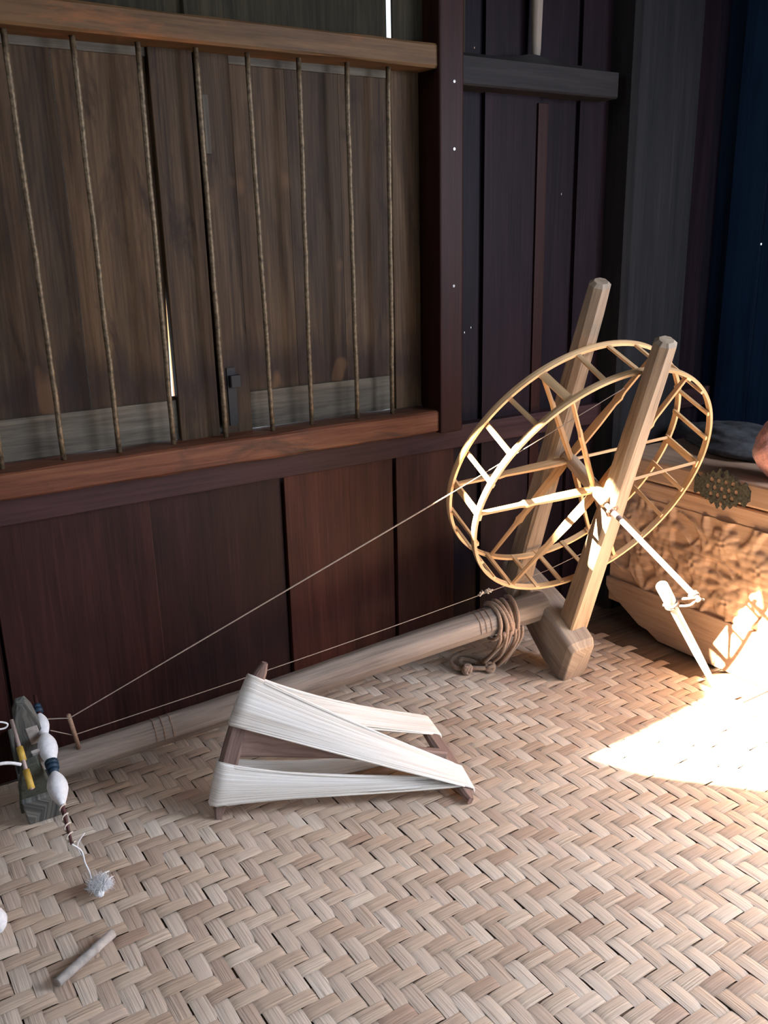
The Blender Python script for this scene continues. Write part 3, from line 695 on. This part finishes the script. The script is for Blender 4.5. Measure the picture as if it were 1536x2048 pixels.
def band(l0, l1, r0, r1, lside, rside, midw, sag, n=42, cols=26, lab=None, twist=0., thick=.0035):
    """sheet of yarn from left arm stretch l0..l1 to right arm stretch r0..r1; lside/rside = offset across each arm"""
    q = MB(); v = []; g = []
    ln = unit(np.cross(sdir, TLp - BLp)); rn = unit(np.cross(sdir, FR - NR));
    if rn[2] < 0: rn = -rn
    if ln[1] > 0: ln = -ln                            # faces the viewer
    Pl = [la(l0 + (l1 - l0) * k / (cols - 1)) for k in range(cols)]; Pr = [ra_(r0 + (r1 - r0) * k / (cols - 1)) for k in range(cols)]
    rows = []
    for k in range(cols):
        a, b2 = Pl[k], Pr[k]
        path = [a - sdir * .020 - ln * .001 * lside, a - sdir * .0185 + ln * lside * .009, a - sdir * .008 + ln * lside * .0145]
        e = [b2 + sdir * .004 + rn * rside * .012, b2 + sdir * .013 + rn * rside * .010, b2 + sdir * .017 + rn * rside * .001]
        rows.append((path, e))
    cm = (np.mean(Pl, 0) + np.mean(Pr, 0)) / 2
    for i in range(n + 1):
        t = i / n; mid = 4 * t * (1 - t)
        ctr = np.mean([r_[0][2] * (1 - t) + r_[1][0] * t for r_ in rows], 0)
        for k in range(cols):
            p = rows[k][0][2] * (1 - t) + rows[k][1][0] * t
            sq = 1 - (1 - midw) * mid ** .8
            p = ctr + (p - ctr) * sq; s_ = k / (cols - 1) * 2 - 1
            p = p + ln * lside * (1 - t) * .004 * (1 - s_ * s_) + V3(0, 0, -sag * mid) + (ln * lside * (1 - t) + rn * rside * t) * .0006 * math.sin(k * 2.4 + 3 * t)
            v.append(p)
    grid = [[None] * cols for _ in range(n + 5)]
    R_ = [[rows[k][0][0] for k in range(cols)], [rows[k][0][1] for k in range(cols)]] + [v[i * cols:(i + 1) * cols] for i in range(n + 1)] + [[rows[k][1][1] for k in range(cols)], [rows[k][1][2] for k in range(cols)]]
    vv = [p for r_ in R_ for p in r_]; m_ = len(R_)
    gg = [(i * .012, k / cols * .09 * (1), 0) for i in range(m_) for k in range(cols)]
    ff = [(i * cols + k, i * cols + k + 1, (i + 1) * cols + k + 1, (i + 1) * cols + k) for i in range(m_ - 1) for k in range(cols - 1)]
    q.add(vv, ff, gg)
    # a few loose strands along the edges
    for _ in range(5):
        k = random.choice([0, 0, 1, cols - 1, cols - 2]); o_ = V3(*(rng.random(3) - .5)) * .006
        q.tube([R_[i][k] + o_ * math.sin(math.pi * i / m_) for i in range(1, m_ - 1, 3)], .0007, 4)
    o = q.build('yarn_band', MT['yarn'], sk, smooth=True)
    md_ = o.modifiers.new('thickness', 'SOLIDIFY'); md_.thickness = thick * S; md_.offset = 0
    return o
band(.60, .92, .10, .36, 1, 1, .92, .002)            # front upper band to the near end
band(.09, .36, .12, .22, 1, 1, .72, .004)            # front lower band to the near end
band(.90, .66, .98, .74, -1, 1, .80, .006)           # rear upper band to the far end
band(.10, .36, .66, .70, -1, -1, .75, .010)          # rear lower band, passes under to the far end

# ------------------------------------------------------------------ carved chest
CX = 1.724; CY0, CY1, CT = .42, 1.57, .468; zs = .409
ch = thing('carved_chest', 'long tan wooden chest with carved flower front, pierced metal lock plate and lid line', 'chest', (1.9, 1.0, 0))
q = MB(); q.wbox(CX + .006, 2.16, CY0, CY1, .055, zs - .003, gl=1); q.build('body', MT['chest'], ch, bevel=.004)
q = MB(); q.wbox(CX, 2.17, CY0 - .004, CY1 + .004, zs + .002, CT, gl=1); q.build('lid', MT['chest'], ch, bevel=.007)
q = MB(); prof = [(CY0, 0), (CY0, .06), (CY1, .06), (CY1, .10), (CY1 - .02, .085)]
prof = [(CY0, 0.), (1.385, 0.), (1.42, .018), (1.45, .022), (1.48, .040), (1.53, .068), (CY1 - .01, .085), (CY1, .10), (CY1, .125), (CY0, .125)]
nn = len(prof); v = [(CX - .006, a, b2) for a, b2 in prof] + [(CX + .03, a, b2) for a, b2 in prof]
q.add(v, [tuple(range(nn)), tuple(range(2 * nn - 1, nn - 1, -1))] + [(i, (i + 1) % nn, (i + 1) % nn + nn, i + nn)[::-1] for i in range(nn)], [(p[1], p[2], p[0]) for p in v])
q.build('plinth', MT['chest'], ch, bevel=.003)
q = MB(); q.wbox(CX + .03, 2.12, CY0 + .02, CY1 - .1, 0, .06, gl=1); q.build('base', MT['plank'], ch)
# carved relief: blossoms, scrolls and leaves modelled as a height field on the front board
Yg = np.linspace(CY0 + .02, CY1 - .015, 420); Zg = np.linspace(.095, zs - .045, 120); YY, ZZ = np.meshgrid(Yg, Zg)
Hh = np.zeros_like(YY)
def blossom(cy, cz, R0, k, rot=0.):
    d = np.hypot(YY - cy, ZZ - cz); a = np.arctan2(ZZ - cz, YY - cy) + rot
    for ring, (f_, kk) in enumerate(((1., k), (.62, k - 1), (.32, 4))):
        rr = R0 * f_ * (.82 + .18 * np.abs(np.cos(kk * a / 2 + ring)))
        h = np.where(d < rr, .35 + .65 * np.sqrt(np.clip(1 - ((d / rr - .62) / .40) ** 2, 0, 1)) * (.55 + .45 * np.abs(np.cos(kk * a / 2 + ring))), 0) * (.010 + .0035 * ring)
        np.maximum(Hh, h, out=Hh)
def leaf(cy, cz, ang, L, w_, curl):
    t = np.linspace(0, 1, 26)
    for s_ in t:
        aa = ang + curl * s_; 
        y0 = cy + L * s_ * math.cos(ang + curl * s_ / 2); z0 = cz + L * s_ * math.sin(ang + curl * s_ / 2)
        ww = w_ * math.sin(math.pi * min(.97, s_ * .9 + .1)) + .002
        dd = ((YY - y0) ** 2 + (ZZ - z0) ** 2) / ww ** 2
        np.maximum(Hh, np.where(dd < 1, .009 * np.sqrt(np.clip(1 - dd, 0, 1)) + .001 * np.sin(s_ * 40), 0), out=Hh)
r2 = np.random.default_rng(3)
fl = [(1.46, .22), (1.30, .24), (1.36, .15), (1.20, .17), (1.12, .27), (1.02, .18), (.92, .26), (.82, .17), (.70, .25), (.58, .18), (1.50, .31), (1.22, .31), (1.41, .30)]
for i, (cy, cz) in enumerate(fl):
    for k in range(7): leaf(cy, cz, k * .9 + i, .095 + .04 * r2.random(), .0075 + .003 * r2.random(), (2.2 + 1.6 * r2.random()) * (1 if k % 2 else -1))
for i, (cy, cz) in enumerate(fl): blossom(cy, cz, .040 + .012 * r2.random(), 6 + i % 3, i)
for _ in range(2):
    P_ = np.pad(Hh, 1, mode='edge'); Hh = (P_[1:-1, 1:-1] * 4 + (P_[:-2, 1:-1] + P_[2:, 1:-1] + P_[1:-1, :-2] + P_[1:-1, 2:]) * 2 + P_[:-2, :-2] + P_[2:, 2:] + P_[:-2, 2:] + P_[2:, :-2]) / 16
v = [(CX + .004 - .95 * Hh[j, i], Yg[i], Zg[j]) for j in range(len(Zg)) for i in range(len(Yg))]; ny = len(Yg)
f = [(j * ny + i, j * ny + i + 1, (j + 1) * ny + i + 1, (j + 1) * ny + i)[::-1] for j in range(len(Zg) - 1) for i in range(ny - 1)]
q = MB(); q.add(v, f, [(p[1], p[2], 0) for p in v]); q.build('carved_panel', MT['chest'], ch, smooth=True)
# pierced lock plate
py_, pz = 1.238, .437; nx, nz = 90, 56; hwY, hwZ = .078, .044
q = MB(); cell = {}
def inside(y_, z_):
    a, b2 = y_ / hwY, z_ / hwZ
    body = abs(a) < .55 and abs(b2) < .98 - .75 * max(0, abs(a) - .12) - .10 * math.cos(a * 28)
    wing = .5 <= abs(a) < .98 and abs(b2) < .55 + .12 * math.sin(a * 22) - .35 * max(0, abs(a) - .75) * 2
    if not (body or wing): return False
    for i in range(-3, 4):
        for j in range(-2, 3):
            hy_, hz_ = i * .019 + (j % 2) * .0095, j * .017
            if abs(hy_) + abs(hz_) < .048 and ((y_ - hy_) / .0052) ** 2 + ((z_ - hz_) / .0066) ** 2 < 1: return False
    return True
for i in range(nx):
    for j in range(nz):
        y_, z_ = (i / nx * 2 - 1) * hwY * 1.05, (j / nz * 2 - 1) * hwZ * 1.1
        cell[i, j] = inside(y_, z_)
vi = {}; v = []; f = []
def vid(i, j, k):
    if (i, j, k) not in vi:
        vi[i, j, k] = len(v); v.append((CX - (.0022 if k else -.0005), py_ + (i / nx * 2 - 1) * hwY * 1.05, pz + (j / nz * 2 - 1) * hwZ * 1.1))
    return vi[i, j, k]
for (i, j), on in cell.items():
    if not on: continue
    f.append((vid(i, j, 1), vid(i, j + 1, 1), vid(i + 1, j + 1, 1), vid(i + 1, j, 1)))
    for di, dj, e0, e1 in ((-1, 0, (i, j), (i, j + 1)), (1, 0, (i + 1, j + 1), (i + 1, j)), (0, -1, (i + 1, j), (i, j)), (0, 1, (i, j + 1), (i + 1, j + 1))):
        if not cell.get((i + di, j + dj), False): f.append((vid(*e0, 1), vid(*e1, 1), vid(*e1, 0), vid(*e0, 0)))
q.add(v, f, [(p[1], p[2], 0) for p in v]); q.build('lock_plate', MT['brass'], ch)
# things on the chest
def lump(c, rx, ry, rz, amp, name, m_, seed, label, cat, flat=True):
    r3 = np.random.default_rng(seed); K = [(r3.normal(size=3) * 3, r3.random() * 6) for _ in range(9)]; K2 = [(r3.normal(size=3) * 14, r3.random() * 6) for _ in range(9)]
    q = MB(); rings = []; mm_, nn_ = 40, 56
    for i in range(mm_ + 1):
        th = math.pi * (i + .02) / (mm_ + .04); rg = []
        for k in range(nn_):
            a = 2 * math.pi * k / nn_; d = V3(math.sin(th) * math.cos(a), math.sin(th) * math.sin(a), -math.cos(th))
            s_ = 1 + amp * sum(math.sin(np.dot(w_, d) + p_) for w_, p_ in K) / 5 + amp * .35 * sum(math.sin(np.dot(w_, d) + p_) for w_, p_ in K2) / 5
            p = np.asarray(c) + d * V3(rx, ry, rz) * s_
            if flat: p[2] = max(p[2], CT + .001)
            rg.append(p)
        rings.append(rg)
    q.loft(rings); return tag(q.build(name, m_, None, loc=(c[0], c[1], CT), smooth=True), label, cat)
lump((1.97, 1.36, CT + .025), .10, .20, .045, .22, 'folded_cloth', MT['cloth'], 4, 'dark grey crumpled cloth heaped on the back of the chest lid', 'cloth')
cp = at_x(1575, 880, 1.80)
lump((1.80, cp[1], CT + .075), .06, .068, .078, .12, 'wool_cushion', MT['pink'], 9, 'fuzzy pink wool cushion on the chest at the right edge', 'cushion')

for o in bpy.data.objects:
    if '_w' in o: del o['_w']
